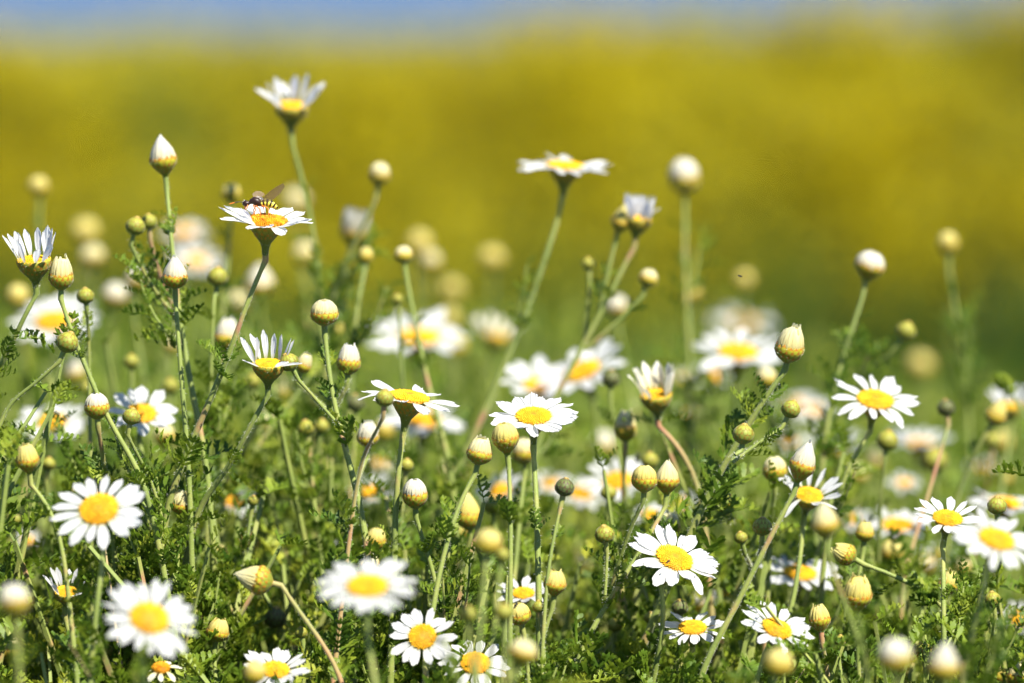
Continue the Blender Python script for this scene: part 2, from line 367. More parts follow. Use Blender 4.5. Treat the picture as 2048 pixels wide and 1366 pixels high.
def build_head(root, h, inv):
    """h: dict kind x y w d ...; returns where the stem starts and its direction"""
    k = h['k']; d = h['d']; px = d/FPX*(1.13 if h['d'] > 2.15 and h['k'] in 'DH' else 1); rnd = random.Random(int(h['x']*7+h['y']*13))
    c = P(h['x'], h['y'], d)
    if k in 'DH':
        up = h.get('up', 6 if k == 'D' else 68)
        Rr = h['w']*px/2 if k == 'D' else h['w']*px/2/(.34+.67*math.cos(R(min(up, 86))))
        ax = axis_of(h.get('lean', rnd.uniform(-6, 6)), h.get('t', 10)); m = basis(c, ax, Matrix.Rotation(rnd.uniform(0, 6), 3, 'Z') @ Vector((1, 0, 0)), Rr)
        ci = 0 if k == 'D' else 1
        cup = mobj('flower_head', CUPM[ci], root, inv @ m)
        mobj('disc', DISCM[h.get('disc', ('flat', 'dome')[rnd.random() < .35] if k == 'D' else 'flat')], cup, Matrix.Translation((0, 0, -.03))@Matrix.Scale(.93, 4) if k == 'H' else None)
        n = h.get('n', rnd.choice((13, 14, 15, 16))); mk = h.get('pm', 'petal'); a0 = rnd.uniform(0, 1); gaps = h.get('gap', ())
        joined = MB() if abs(d-FD) > .32 else None
        for i in range(n):
            if i in gaps: continue
            ang = 2*math.pi*(i+a0+rnd.uniform(-.18, .18))/n; u = up+rnd.gauss(0, h.get('du', 5)); L = rnd.uniform(.88, 1.05)
            # side of the flower facing world +x or the camera may be raised more
            wd = (m.to_3x3() @ Vector((math.cos(ang), math.sin(ang), 0))).normalized()
            u += 0 if k == 'D' else (-14 if wd.y < -.5 else 4)
            if k == 'H' and wd.y < -.72 and abs(wd.x-.15) < .5 and rnd.random() < h.get('fg', .6): continue
            u += -wd.x*h.get('lup', 0) - wd.y*h.get('cup', 0)
            pm = Matrix.Rotation(ang, 4, 'Z') @ Matrix.Translation((.345, 0, .0+.012*(i % 2))) @ Matrix.Rotation(-R(u), 4, 'Y') @ Matrix.Rotation(rnd.uniform(-.3, .3) + (h.get('fold', 0)*rnd.uniform(-1, 1)), 4, 'X') @ Matrix.Diagonal((L, rnd.uniform(1.0, 1.3)*h.get('pw', 1 if k == 'D' else .72), 1, 1))
            pi = rnd.randrange(6) if k == 'D' else rnd.choice((1, 2, 4, 1)); pi = 6 if rnd.random() < h.get('curl', .07) else pi
            if joined: joined.addt(PET[pi], pm)
            else: mobj('petal', PETM[mk][pi], cup, pm)
        for (ea, eu) in h.get('ex', ()):
            loc = m.to_3x3().inverted() @ Vector((math.cos(R(ea)), math.sin(R(ea)), 0)); ang = math.atan2(loc.y, loc.x)
            mobj('petal', PETM[mk][2], cup, Matrix.Rotation(ang, 4, 'Z') @ Matrix.Translation((.35, 0, .01)) @ Matrix.Rotation(-R(eu), 4, 'Y') @ Matrix.Diagonal((.66, 1.0, 1, 1)))
        if joined: mobj('petals', joined.mesh('petals', M[mk]), cup)
        z0 = OPEN_PROF[0][0] if ci == 0 else OPEN_PROF2[0][0]
        return c+ax*z0*Rr, ax, .06*Rr
    s = h['w']*px; path = h.get('path')
    if 'lean' in h: lean = h['lean']
    elif path: lean = math.degrees(math.atan2(h['x']-path[0][0], path[0][1]-h['y']))
    else: lean = rnd.uniform(-10, 10)
    ax = axis_of(lean, h.get('t', rnd.uniform(-2, 16)))
    if k == 'G':
        o = c-ax*s*.5; m = basis(o, ax, Matrix.Rotation(rnd.uniform(0, 6), 3, 'Z') @ Vector((1, 0, 0)), s)
        mobj('green_bud', GRN[h.get('g', 'g')][rnd.randrange(2)], root, inv @ m)
        return o, ax, .06*s
    sh = h.get('s', 'p'); col = h.get('c', 'c'); H = {'p': 1.42, 'r': 1.12, 'f': 1.26, 'o': 1.42}[sh]
    o = c-ax*s*H*.5; m = basis(o, ax, Matrix.Rotation(rnd.uniform(0, 6), 3, 'Z') @ Vector((1, 0, 0)), s)
    m = m @ Matrix.Diagonal((rnd.uniform(.95, 1.05), rnd.uniform(.95, 1.05), rnd.uniform(.86, 1.1), 1)) @ Matrix(((1, 0, rnd.uniform(-.1, .1), 0), (0, 1, rnd.uniform(-.1, .1), 0), (0, 0, 1, 0), (0, 0, 0, 1)))
    ck = rnd.choice('bbf') if sh != 'o' else 'f'
    cup = mobj('bud_cup', BCUP[ck], root, inv @ m)
    mobj('closed_petals', CLO[sh+col][rnd.randrange(4)], cup)
    return o-ax*s*(.16 if ck == 'f' else 0), ax, .07*s

HEADS = []; QUEUE = []
def build_thing(*a):
    QUEUE.append(a); HEADS.extend((h['x'], h['y'], h['w'], h['d']) for h in a[3])
def over_head(p, own):
    d = p.y; sx = 1024+p.x/d*FPX; sy = 47+(CAMH-p.z)/d*FPX
    return any(hd > d-.004 and (hx, hy) not in own and hd < 2.2 and ((hx-sx)/(hw*.5+(80 if hw > 80 and hd < 2 else 40 if hw > 130 else 16)))**2+((hy-sy)/(hw*.4+(70 if hw > 80 and hd < 2 else 36 if hw > 130 else 18)))**2 < 1 for hx, hy, hw, hd in HEADS)
def build_now(name, label, cat, heads, group=None):
    own = {(h['x'], h['y']) for h in heads}
    h0 = heads[0]; d = h0['d']; rnd = random.Random(int(h0['x']*3+h0['y']*5+1))
    # the foot of the main stem, on the ground
    last = h0['path'][-1] if h0.get('path') else (h0['x']+rnd.uniform(-60, 60), h0['y']+330)
    prev = h0['path'][-2] if h0.get('path') and len(h0['path']) > 1 else (h0['x'], h0['y'])
    foot = P(last[0], max(last[1], 1366), d); slope = (last[0]-prev[0])/max(60, last[1]-prev[1])
    foot = Vector((foot.x+max(-.05, min(.05, slope*.09)), foot.y+rnd.uniform(-.02, .03), 0))
    root = bpy.data.objects.new(name, None); COL.objects.link(root); root.location = foot; root.empty_display_size = .01
    tag(root, label, cat, group); inv = Matrix.Translation(-foot)
    lv = MB(); any_leaf = False
    for hi, h in enumerate(heads):
        a, ax, r0 = build_head(root, h, inv); dd = h['d']
        pts = [a+ax*r0*2, a-ax*.004]
        drift = rnd.uniform(-.015, .03)
        if h.get('path'):
            pp = h['path']
            for i, (x, y) in enumerate(pp): pts.append(P(x, y, dd+drift*i/len(pp)))
        else:
            bx = h['x']-a.x*0; sl = math.tan(R(h.get('sl', rnd.uniform(-16, 16))))
            for dy in (110, 260, 420): pts.append(P(h['x']-sl*dy*.8+rnd.uniform(-8, 8), h['y']+dy+20, dd+drift*dy/420))
        if hi == 0:
            e = pts[-1]
            if e.z > .12: pts.append(Vector(((e.x*.45+foot.x*.55), (e.y+foot.y)/2, e.z*.5)))
            pts.append(Vector((foot.x, foot.y, -.01)))
        sp = even(spline(pts, .004), .004 if abs(dd-FD) < .15 else .009, 16 if abs(dd-FD) < .15 else 5)
        L = [0]
        for i in range(1, len(sp)): L.append(L[-1]+(sp[i]-sp[i-1]).length)
        big = h.get('th', 1.0)*(1 if h['k'] in 'DH' else .9)*(.8 if h['k'] == 'G' else 1)
        rad = [max(r0*.9, .00075)*max(0, 1-l/.006)+(.00074+.00046*min(1, l/.10))*big*min(1, l/.004+.3)*(1+.06*math.sin(l*900+h['x'])) for l in L]
        b = MB(); b.addt(tube([tuple(p-foot) for p in sp], rad, 9 if abs(dd-FD) < .15 else 6))
        if abs(dd-FD) < .1:
            ps = []; ns = []
            for _ in range(420 if hi == 0 else 160):
                l = random.uniform(.0, min(L[-1], .15)); i = min(range(len(L)), key=lambda q: abs(L[q]-l)) if False else int(np.searchsorted(L, l)); i = min(i, len(sp)-1)
                dr = (sp[min(i+1, len(sp)-1)]-sp[max(i-1, 0)]).normalized(); o = Matrix.Rotation(random.uniform(0, 6.28), 3, dr) @ dr.orthogonal().normalized()
                ps.append(tuple(sp[i]-foot+dr*random.uniform(-.0025, .0025)+o*rad[i]*.95)); ns.append(tuple(o))
            hairs(b, ps, ns, .0009, 1, .00005)
        so = mobj('stem' if hi == 0 else 'branch', b.mesh('stem', [M['redstem'] if (rnd.random() < .07 and h['k'] != 'D' or h.get('red')) else M['stem'], M['hair']]), root)
        # leaves along the stem, bare below the head
        bare = h.get('bare', (.022 if h['k'] in 'DH' else .012)*rnd.uniform(.8, 1.4)); sz = h.get('ls', .0095)*1.12
        l = bare; Lmax = min(L[-1], .30) if hi == 0 else L[-1]-.002
        parts = LEAF if abs(dd-FD) < .16 else LEAFS
        while l < Lmax:
            i = min(int(np.searchsorted(L, l)), len(sp)-2); dr = (sp[max(i-1, 0)]-sp[i+1]).normalized()
            grow = .8+min(1.1, (l-bare)/.07)
            if over_head(sp[i], own): l += .006; continue
            sprout(lv, tuple(sp[i]-foot), dr, sz*grow, parts, rnd.choice((1, 2, 2, 3) if l < .06 else (2, 2, 3)), (25, 75)); any_leaf = True
            if l > bare+.012 and rnd.random() < (.17 if dd < 2.25 else .1):   # a leafy side shoot
                o_ = dr.orthogonal().normalized(); o_ = Matrix.Rotation(rnd.uniform(0, 6.28), 3, dr) @ o_; ln = rnd.uniform(.012, .034)
                q = [sp[i]-foot, sp[i]-foot+dr*ln*.45+o_*ln*.30, sp[i]-foot+dr*ln+o_*ln*.42]; q = even(spline(q, .004), .004, 2)
                lv.addt(tube([tuple(a_) for a_ in q], [.0006*(1-.5*k_/len(q)) for k_ in range(len(q))], 5), None, 1)
                for k_ in range(1, len(q)): sprout(lv, tuple(q[k_]), q[k_]-q[k_-1], sz*.85, parts, rnd.choice((1, 2, 2)), (25, 70))
            l += rnd.uniform(.005, .010)*(1 if dd < 2.2 else 1.6)
    if any_leaf: mobj('leaves', lv.mesh('leaves', [M['leaf'], M['stem']], False), root)
    return root


# ------------------------------------------------------------ ground, grass and the yellow field
def gz(x, y):
    """ground height: level under the daisies, falling gently to the yellow field"""
    t = min(1, max(0, (y-3.2)/7.5)); return -0.62*(t*t*(3-2*t))
gm = MB(); xs = np.concatenate((np.linspace(-3, 3, 25),)); ys = [-1, 0, 1, 2, 3, 3.6, 4.2, 5, 6, 7, 8, 9, 10, 11, 12, 16, 30, 60, 120, 300, 900, 2000]
v = []
for y in ys:
    k = max(1, y/6)**1.3
    for x in xs: v.append((x*k, y, gz(x*k, y)-(.004 if y < 100 else 0)))
gm.add(v, grid(len(xs), len(ys)), [(0, 0)]*len(v))
M['soil'] = simple('soil', [(0.3, (0.05, 0.045, 0.02)), (0.5, (0.07, 0.09, 0.025)), (0.7, (0.10, 0.12, 0.03))], 8, 0.9)
go = mobj('ground', gm.mesh('ground', M['soil'])); tag(go, kind='structure')

def blades(n, xf, y0, y1, hmin, hmax, wd, name, m, seed):
    g = np.random.default_rng(seed); y = y0+(y1-y0)*g.random(n); x = (g.random(n)*2-1)*xf(y)
    z = np.array([gz(a, b) for a, b in zip(x, y)]); h = hmin+(hmax-hmin)*g.random(n)**1.3; a = g.random(n)*6.28; ln = g.normal(0, .25, n)*h; la = g.random(n)*6.28
    dx, dy = np.cos(a)*wd, np.sin(a)*wd; tx, ty = np.cos(la)*ln, np.sin(la)*ln
    V = np.zeros((n, 6, 3)); 
    for i, (t, ww) in enumerate(((0, 1), (.5, .8), (1, .15))):
        for j, s in enumerate((-1, 1)):
            V[:, i*2+j, 0] = x+tx*t*t+s*dx*ww; V[:, i*2+j, 1] = y+ty*t*t+s*dy*ww; V[:, i*2+j, 2] = z+h*t*(1-.1*t)
    base = (np.arange(n)*6)[:, None]
    F = np.concatenate((base+np.array([0, 1, 3, 2]), base+np.array([2, 3, 5, 4]))); uv = np.zeros((n*6, 2)); b = MB(); b.add(V.reshape(-1, 3), F, uv)
    o = mobj(name, b.mesh(name, m, False)); return o
M['grass'] = simple('grass_blade', [(0.3, (0.055, 0.115, 0.008)), (0.5, (0.12, 0.185, 0.012)), (0.7, (0.23, 0.26, 0.02))], 3, 0.5, 0.35)
go = blades(34000, lambda y: .35+.13*y, 3.1, 10.9, .10, .30, .004, 'grass', M['grass'], 3)
tag(go, 'blurred green grass between the daisies and the yellow field', 'grass', kind='stuff')

# yellow flowering field: stems, leaves and loose racemes of four petalled flowers
M['rape_petal'] = simple('yellow_petal', [(0.35, (0.49, 0.41, 0.005)), (0.65, (0.61, 0.53, 0.014))], 2, 0.5, 0.3)
M['rape_leaf'] = simple('rape_leaf', [(0.3, (0.04, 0.10, 0.010)), (0.7, (0.085, 0.15, 0.015))], 3, 0.5, 0.3)
def bloom(x, y, z):
    """how freely the field flowers here: loose natural patches"""
    v = .68+.66*mnoise.noise(Vector((x*2.6+z*1.2, z*3.2, y*.25+3)))+.35*mnoise.noise(Vector((x*7, z*7, y*.5)))
    v += -.50*math.exp(-((x+.78)/.16)**2-((z-.28)/.16)**2)      # greener hollow on the left
    v += .25*math.exp(-((x-.75)/.35)**2-((z-.25)/.16)**2)+.2*math.exp(-((x-.15)/.25)**2-((z-.3)/.12)**2)
    return v
g = random.Random(11); fb = MB(); PV = []; LVv = []; SV = []
def quadx(lst, p, a, tilt, s, asp=.5):
    u = Vector((math.cos(a)*math.cos(tilt), math.sin(a)*math.cos(tilt), math.sin(tilt)))*s; w2 = Vector((-math.sin(a), math.cos(a), 0))*s*asp
    lst.append((p-u-w2, p+u-w2*.6, p+u+w2*.6, p-u+w2))
def rape(x, y, H, n_br, fl):
    z0 = gz(x, y); base = Vector((x, y, z0))
    top = Vector((x+g.uniform(-.08, .08), y+g.uniform(-.08, .08), z0+H))
    tips = [top]
    for k in range(n_br):
        f = g.uniform(.36, .78); a = g.uniform(0, 6.28); o = base.lerp(top, f); l = g.uniform(.10, .22)
        tips.append(Vector((o.x+math.cos(a)*l, o.y+math.sin(a)*l, o.z+g.uniform(.35, .95)*(H*(1-f))+.04)))
        SV.append((o, tips[-1], .003))
    SV.append((base, top, .0055))
    for tp in tips:
        v = bloom(tp.x, tp.y, tp.z)
        dens = max(0, v)*min(1, max(0, (tp.z+.03+.05*math.sin(x*2.3+1))/.20))
        for _ in range(int(fl*dens)):
            r = abs(g.gauss(0, .022)); a = g.uniform(0, 6.28); p = tp+Vector((math.cos(a)*r, math.sin(a)*r, g.uniform(-.13, .015)))
            a2 = g.uniform(0, 3.14); tl = g.uniform(-.6, .6); quadx(PV, p, a2, tl, .0125); quadx(PV, p, a2+1.57, tl*.5, .0125)
        for _ in range(5): quadx(LVv, tp+Vector((g.gauss(0, .03), g.gauss(0, .03), g.uniform(-.16, -.04))), g.uniform(0, 6.28), g.uniform(.3, 1.3), .022, .12)
    for _ in range(16):
        f = g.uniform(.05, .72); p = base.lerp(top, f); a = g.uniform(0, 6.28)
        quadx(LVv, p+Vector((math.cos(a)*.05, math.sin(a)*.05, 0)), a, g.uniform(-.5, .9), .055*(1.15-f), .35)
def toph(x): # the height of the field's top varies along its front
    return 1.128+.028*math.sin(x*3.1+.4)+.022*math.sin(x*7.3)+(.06 if x > .35 else 0)*min(1, (x-.35)/.4)-.018*math.exp(-((x+.25)/.3)**2)
for _ in range(760):
    y = 10.8+g.random()*3.6; x = g.uniform(-1, 1)*(.62+.092*y); rape(x, y, toph(x*11/y)*(.50+.50*min(1, (y-10.6)/2.0))*g.uniform(.86, 1.03), g.choice((6, 7, 8)), 46*min(1, .12+(y-10.8)/1.3))
for _ in range(260):
    y = 14.3+g.random()**1.5*22; x = g.uniform(-1, 1)*(.5+.1*y); rape(x, y, 1.11*g.uniform(.9, 1.03), 5, 22)
def quads(b, lst, mi):
    A = np.array([[tuple(p) for p in q] for q in lst]); k = len(A)
    b.add(A.reshape(-1, 3), np.arange(k*4).reshape(k, 4), np.zeros((k*4, 2)), mi)
quads(fb, PV, 0); quads(fb, LVv, 1)
ST = []
for a, c, r in SV:
    for d in (Vector((r, 0, 0)), Vector((0, r, 0))): ST.append((a-d, a+d, c+d*.5, c-d*.5))
quads(fb, ST, 1)
fo = mobj('flower_field', fb.mesh('flower_field', [M['rape_petal'], M['rape_leaf']], False))
tag(fo, 'blurred field of tall yellow rapeseed flowers reaching the horizon', 'rapeseed field', kind='stuff')

# ------------------------------------------------------------ the daisies and buds, one thing each
def D(label, x, y, w, t, d, lean=0, **k):
    k.update(k='D', x=x, y=y, w=w, t=t, d=d, lean=lean); build_thing('daisy', label, 'daisy', [k])
def Hh(label, x, y, w, t, d, lean=0, **k):
    k.update(k='H', x=x, y=y, w=w, t=t, d=d, lean=lean); build_thing('daisy', label, 'daisy', [k])
def B(label, x, y, w, d, s='p', c='c', **k):
    k.update(k='B', x=x, y=y, w=w, d=d, s=s, c={'w': '_white', 'c': '_cream', 'y': '_yellow'}[c]); build_thing('daisy_bud', label, 'flower bud', [k])
def G(label, x, y, w, d, **k):
    k.update(k='G', x=x, y=y, w=w, d=d); build_thing('green_daisy_bud', label, 'flower bud', [k])
def b_(x, y, w, d, s='p', c='c', **k): return dict(k, k='B', x=x, y=y, w=w, d=d, s=s, c={'w': '_white', 'c': '_cream', 'y': '_yellow'}[c])
def g_(x, y, w, d, **k): return dict(k, k='G', x=x, y=y, w=w, d=d)
def h_(x, y, w, t, d, **k): return dict(k, k='H', x=x, y=y, w=w, t=t, d=d)

# open daisies
D('white daisy on a tall stem with the wasp on it', 533, 446, 200, 13, 1.90, 3, up=15, du=5, n=17, curl=0, lup=4, disc='old', ex=[(215, 50)], path=[(503, 570), (470, 680), (425, 790), (365, 930), (320, 1100)])
Hh('tallest daisy of all, half open, petals raised like a shuttlecock', 583, 212, 120, 14, 2.08, 2, up=60, fg=.35, du=16, n=14, path=[(590, 300), (603, 350), (632, 470), (640, 590), (665, 900), (680, 1100)], ls=.008)
D('wide open daisy seen edge-on against the yellow field', 1130, 334, 190, 9, 2.07, 4, up=5, du=5, n=15, disc='flat', path=[(1105, 460), (1075, 570), (1040, 660), (985, 780), (930, 930), (860, 1060)], ls=.006)
D('softly blurred daisy behind the leftmost bud stem', 108, 645, 165, 30, 2.24, -2, n=15)
D('blurred daisy at the left edge above the yellow ribbed bud', 103, 845, 150, 31, 2.13, 0, n=14)
D('daisy with broad petals behind two buds on the left', 283, 828, 148, 36, 1.98, 6, up=18, n=11, pw=1.25)
D('large daisy facing the camera on the left, fifteen narrow petals', 198, 1020, 200, 46, 1.82, -6, up=2, n=16, pw=.82, disc='flat', path=[(205, 1130), (180, 1366)])
D('very large soft daisy at the lower left with many petals', 298, 1238, 200, 44, 1.74, 14, n=21, pw=.72, disc='flat', path=[(300, 1400), (290, 1600)])
D('large front daisy seen at a low angle, softly out of focus', 735, 1174, 207, 27, 1.72, 0, n=20, pw=.78, disc='flat', path=[(735, 1300), (770, 1500)])
D('crisp daisy facing the camera below the soft front daisy', 845, 1274, 142, 58, 1.865, -4, up=2, du=7, n=14, pw=1.15, disc='flat', path=[(850, 1400), (850, 1600)])
D('daisy at the bottom edge crossed by a dark blurred stem', 950, 1328, 152, 40, 1.875, 3, n=13, pw=1.1)
D('small daisy at the bottom edge, lower left of the centre', 551, 1341, 142, 30, 1.86, 5, up=14, n=15)
D('daisy seen from the side with sparse petals and a dark stem', 818, 796, 208, 10, 1.90, 9, up=3, du=9, n=12, gap=(3,), lup=6, cup=6, disc='flat', path=[(803, 880), (794, 960), (788, 1040), (790, 1120), (780, 1366)], th=1.15, ls=.006)
D('sharp daisy with a full ring of petals at the centre', 1067, 834, 182, 24, 1.90, 0, up=10, du=4, n=17, pw=1.15, disc='flat', path=[(1069, 930), (1074, 1020), (1076, 1120), (1080, 1366)], th=1.1, ls=.009, bare=.03)
D('daisy with slender petals standing alone at the right', 1750, 801, 188, 26, 1.97, 7, up=7, n=15, pw=.88, path=[(1718, 880), (1685, 960), (1660, 1050), (1640, 1200)], ls=.006)
D('softly blurred daisy left of the tall cream bud', 1476, 706, 175, 22, 2.18, 4, up=14, n=13)
D('blurred white daisy split by a thin bud stem', 838, 676, 188, 18, 2.28, 0, up=12, n=13)
Hh('blurred peach daisy behind the long slanting stem', 990, 672, 100, 6, 2.38, 10, up=45, pm='petal_old')
D('blurred daisy tilted to the left behind the central daisy', 1165, 745, 172, 22, 2.16, -22, up=6, n=14)
D('blurred daisy with long upright petals behind the central daisy', 1082, 775, 160, 24, 2.17, 8, up=26, n=11, pw=1.3)
D('blurred daisy behind the side-on daisy with sparse petals', 847, 842, 160, 18, 2.17, 5, n=14)
Hh('half open daisy with grey-white upright petals right of centre', 1312, 790, 86, 16, 1.99, -5, up=76, du=5, n=16, pm='petal_old', path=[(1338, 850), (1365, 900), (1392, 960), (1410, 1040)], ls=.006)
Hh('small opening daisy with spread upright petals left of centre', 537, 728, 116, 14, 1.90, 2, up=60, fg=.35, du=13, n=14, path=[(522, 790), (500, 860), (462, 930), (420, 1000), (382, 1060)], ls=.009)
Hh('opening daisy cut by the left edge with petals held up', 68, 520, 112, 12, 1.90, -3, up=66, fg=.5, du=15, n=14, path=[(58, 590), (35, 670), (5, 740), (-30, 820)], ls=.010)
Hh('small opening daisy with a few raised petals low on the left', 132, 1183, 96, 24, 1.89, 4, up=52, du=12, n=13, gap=(6, 7))
Hh('opening daisy behind the sharp ribbed buds on the right', 1618, 990, 140, 30, 1.95, 8, up=32, du=9, n=13)
D('daisy tilted right with a tiny beetle on its yellow centre', 1348, 1118, 196, 32, 1.90, 18, up=5, du=8, n=17, disc='flat', path=[(1340, 1230), (1300, 1400)])
D('daisy half hidden by leaves near the bottom right', 1385, 1257, 144, 22, 1.91, 0, n=14)
D('small crisp daisy leaning right between two bud stems', 1553, 1259, 158, 30, 1.87, 19, up=9, du=7, n=15, disc='dome', path=[(1540, 1320), (1500, 1400)])
D('daisy touching the large soft daisy at the right edge', 1895, 1038, 152, 26, 1.90, 6, up=12, n=14, path=[(1890, 1110), (1885, 1200), (1890, 1366)])
D('large soft daisy at the right edge', 1993, 1080, 184, 30, 1.775, 12, up=3, n=19, pw=.8, disc='flat', path=[(1975, 1160), (1940, 1290), (1920, 1400)])
D('blurred daisy with a wide orange centre left of the paired daisies', 1795, 1052, 160, 20, 2.10, 0, n=15)
D('blurred daisy behind a small ribbed bud at the right edge', 2010, 1008, 155, 16, 2.08, 4, n=14)
D('blurred low daisy crossed by a dark leaf on the right', 1600, 1147, 165, 22, 2.0, 5, n=15)
D('blurred daisy behind the pair of round cream buds', 1236, 963, 150, 33, 2.1, -8, up=14, n=14)
D('blurred daisy just left of the one behind the paired buds', 1165, 987, 118, 24, 2.18, 0, n=14)
D('blurred daisy right of the thick dark bud', 1000, 982, 110, 32, 2.12, -12, up=22, n=12)
D('blurred peach coloured daisy behind the red noded stem', 740, 985, 110, 30, 2.14, -6, up=14, n=13)
D('blurred daisy behind the slanting stem left of centre', 463, 1000, 115, 36, 2.10, 16, n=13)
D('daisy partly hidden behind the sharp bud below the centre', 1046, 1188, 114, 24, 1.94, 0, up=22, n=11, pw=1.2)
D('very blurred white daisy behind the pointed bud, upper of two', 368, 466, 98, 18, 2.5, 0, n=14)
D('very blurred white daisy behind the pointed bud, lower of two', 392, 522, 100, 30, 2.45, 8, n=14)
D('faint white daisy far behind the daisy left of the cream bud', 1487, 648, 115, 20, 2.78, 0, n=14)
Hh('pinkish half open daisy at the right edge', 2022, 812, 88, 8, 2.18, 0, up=50, n=15)
Hh('large blurred bell shaped white daisy behind the lone right daisy', 1668, 905, 108, 0, 2.34, 0, up=48, n=16)
D('blurred domed white daisy right of the lone right daisy', 1838, 888, 125, 10, 2.30, 0, up=22, n=15)
D('small blurred daisy with an orange centre above the beetle daisy', 1300, 1030, 100, 26, 2.08, 0, n=13)
D('blurred white daisy behind the round green bud on the right', 1590, 812, 95, 30, 2.42, 0, n=13)
D('blurred daisy hidden behind leaves above the lower left daisy', 412, 1108, 100, 40, 2.12, 20, n=13)
D('pale daisy behind the left side of the soft front daisy', 628, 1188, 90, 34, 2.10, -14, n=13)
D('withered daisy with a bare orange centre at the bottom left', 322, 1338, 92, 22, 1.86, 0, up=-12, n=9, gap=(2, 5, 6), disc='cone', pm='petal_old')
D('tiny white blossom behind leaves at the left edge', 55, 1080, 62, 34, 2.12, 0, n=12)
D('blurred daisy behind the bent stem near the bottom', 592, 1285, 95, 18, 2.04, 0, n=13)
D('blurred orange centred daisy at the bottom right corner', 2040, 1240, 120, 34, 2.1, 0, n=13)
D('faint white daisy below the blurred daisy left of the cream bud', 1428, 752, 85, 30, 2.36, 0, n=13)
D('blurred small white daisy behind the leafy stem on the right', 1700, 1040, 90, 18, 2.2, 0, n=13)
D('blurred daisy near the bottom between two right bud stems', 1455, 1185, 90, 24, 2.15, 0, n=12)

# plants with several heads
build_thing('daisy_plant', 'tall plant with a pointed white bud and two small green side buds', 'daisy plant', [
    b_(327, 310, 56, 1.96, 'p', 'w', path=[(333, 380), (340, 440), (346, 520), (360, 640), (385, 800), (420, 1000)]),
    g_(271, 452, 38, 1.96, path=[(262, 490), (285, 560), (330, 610), (362, 650)]), g_(298, 443, 32, 1.98, path=[(300, 480), (318, 560), (352, 630)]), b_(308, 545, 30, 1.99, 'r', 'y', path=[(318, 580), (350, 640)])])
build_thing('daisy_plant', 'leafy slanting plant with a cream bud above two green side buds', 'daisy plant', [
    b_(1582, 692, 58, 1.92, 'f', 'c', lean=14, path=[(1556, 745), (1528, 800), (1498, 850), (1462, 900), (1420, 980), (1375, 1080), (1330, 1180), (1290, 1290), (1250, 1400)], th=1.25, ls=.011),
    g_(1487, 868, 42, 1.90, path=[(1484, 895), (1470, 910)]), g_(1582, 818, 38, 1.91, lean=25, path=[(1553, 850), (1510, 880), (1465, 925)]),
    g_(1445, 1003, 44, 1.95, lean=-30, path=[(1470, 1020), (1440, 1060), (1400, 1050)])])
build_thing('daisy_plant', 'branching blurred plant with a tight white flower and several buds', 'daisy plant', [
    h_(1276, 438, 62, 6, 2.05, lean=8, up=82, du=3, n=16, path=[(1255, 500), (1232, 570), (1195, 640), (1150, 720), (1110, 800), (1060, 960)]),
    b_(1243, 437, 42, 2.05, 'p', 'y', path=[(1232, 480), (1218, 530), (1200, 620)]), b_(1297, 556, 36, 2.05, 'r', 'c', lean=18, path=[(1275, 600), (1235, 650), (1170, 700)]),
    g_(1177, 527, 26, 2.06, path=[(1180, 560), (1172, 620), (1168, 690)])])
build_thing('daisy_plant', 'plant with a round cream bud on top and three buds beneath it', 'daisy plant', [
    b_(647, 622, 56, 1.92, 'r', 'c', path=[(651, 700), (662, 790), (682, 870), (712, 970), (735, 1090), (750, 1300)], th=1.15, ls=.010),
    b_(698, 722, 46, 1.94, 'f', 'w', path=[(695, 765), (680, 800), (668, 820)]), b_(608, 728, 32, 1.96, 'f', 'c', lean=22, path=[(600, 760), (620, 800), (668, 830)]),
    g_(578, 724, 38, 1.90, path=[(592, 752), (625, 790), (668, 840)]), b_(737, 868, 44, 1.96, 'f', 'w', path=[(735, 900), (720, 950), (708, 975)])])
build_thing('daisy_plant', 'plant with two plump cream buds side by side right of centre', 'daisy plant', [
    b_(1335, 952, 50, 1.92, 'p', 'c', lean=3, path=[(1330, 1000), (1310, 1060), (1265, 1130), (1215, 1200), (1170, 1290), (1130, 1400)]),
    b_(1290, 958, 50, 1.91, 'r', 'y', lean=4, path=[(1280, 1000), (1255, 1060), (1225, 1170)]), g_(1209, 1068, 38, 1.90, path=[(1213, 1100), (1222, 1150), (1210, 1190)])])
build_thing('daisy_plant', 'plant with a sharp half open bud above two small round buds', 'daisy plant', [
    b_(1605, 925, 54, 1.88, 'p', 'w', path=[(1590, 980), (1560, 1040), (1520, 1110), (1485, 1190), (1440, 1280), (1390, 1380)], th=1.1),
    g_(1525, 1053, 38, 1.90, path=[(1524, 1080), (1518, 1110)]), g_(1482, 1075, 26, 1.93, path=[(1490, 1110), (1505, 1140)])])

# cream and white buds
B('pointed white bud on a pale stem below the tall pointed bud', 350, 543, 52, 1.92, 'p', 'w', path=[(350, 610), (358, 690), (370, 850), (380, 1000)], ls=.006, bare=.045)
B('ribbed cream bud just right of the left edge flower', 123, 550, 50, 1.90, 'f', 'c', path=[(121, 600), (135, 660), (160, 700), (190, 780), (240, 900), (300, 1000)], ls=.006)
B('faint cream bud alone at the upper left', 78, 370, 40, 2.28, 'r', 'y', path=[(78, 430), (80, 540), (90, 700)])
B('small yellowish bud behind the daisy that carries the wasp', 463, 385, 36, 2.12, 'r', 'y', t=8, path=[(462, 430), (455, 560), (440, 700)])
B('small cream bud on a bent stem above the blurred leafy stems', 760, 348, 42, 2.10, 'r', 'c', path=[(752, 395), (735, 440), (695, 510), (655, 600), (640, 760)])
B('blurred round white bud right of the upper centre', 1370, 355, 62, 2.22, 'r', 'w', path=[(1370, 420), (1368, 500), (1372, 600), (1380, 720)])
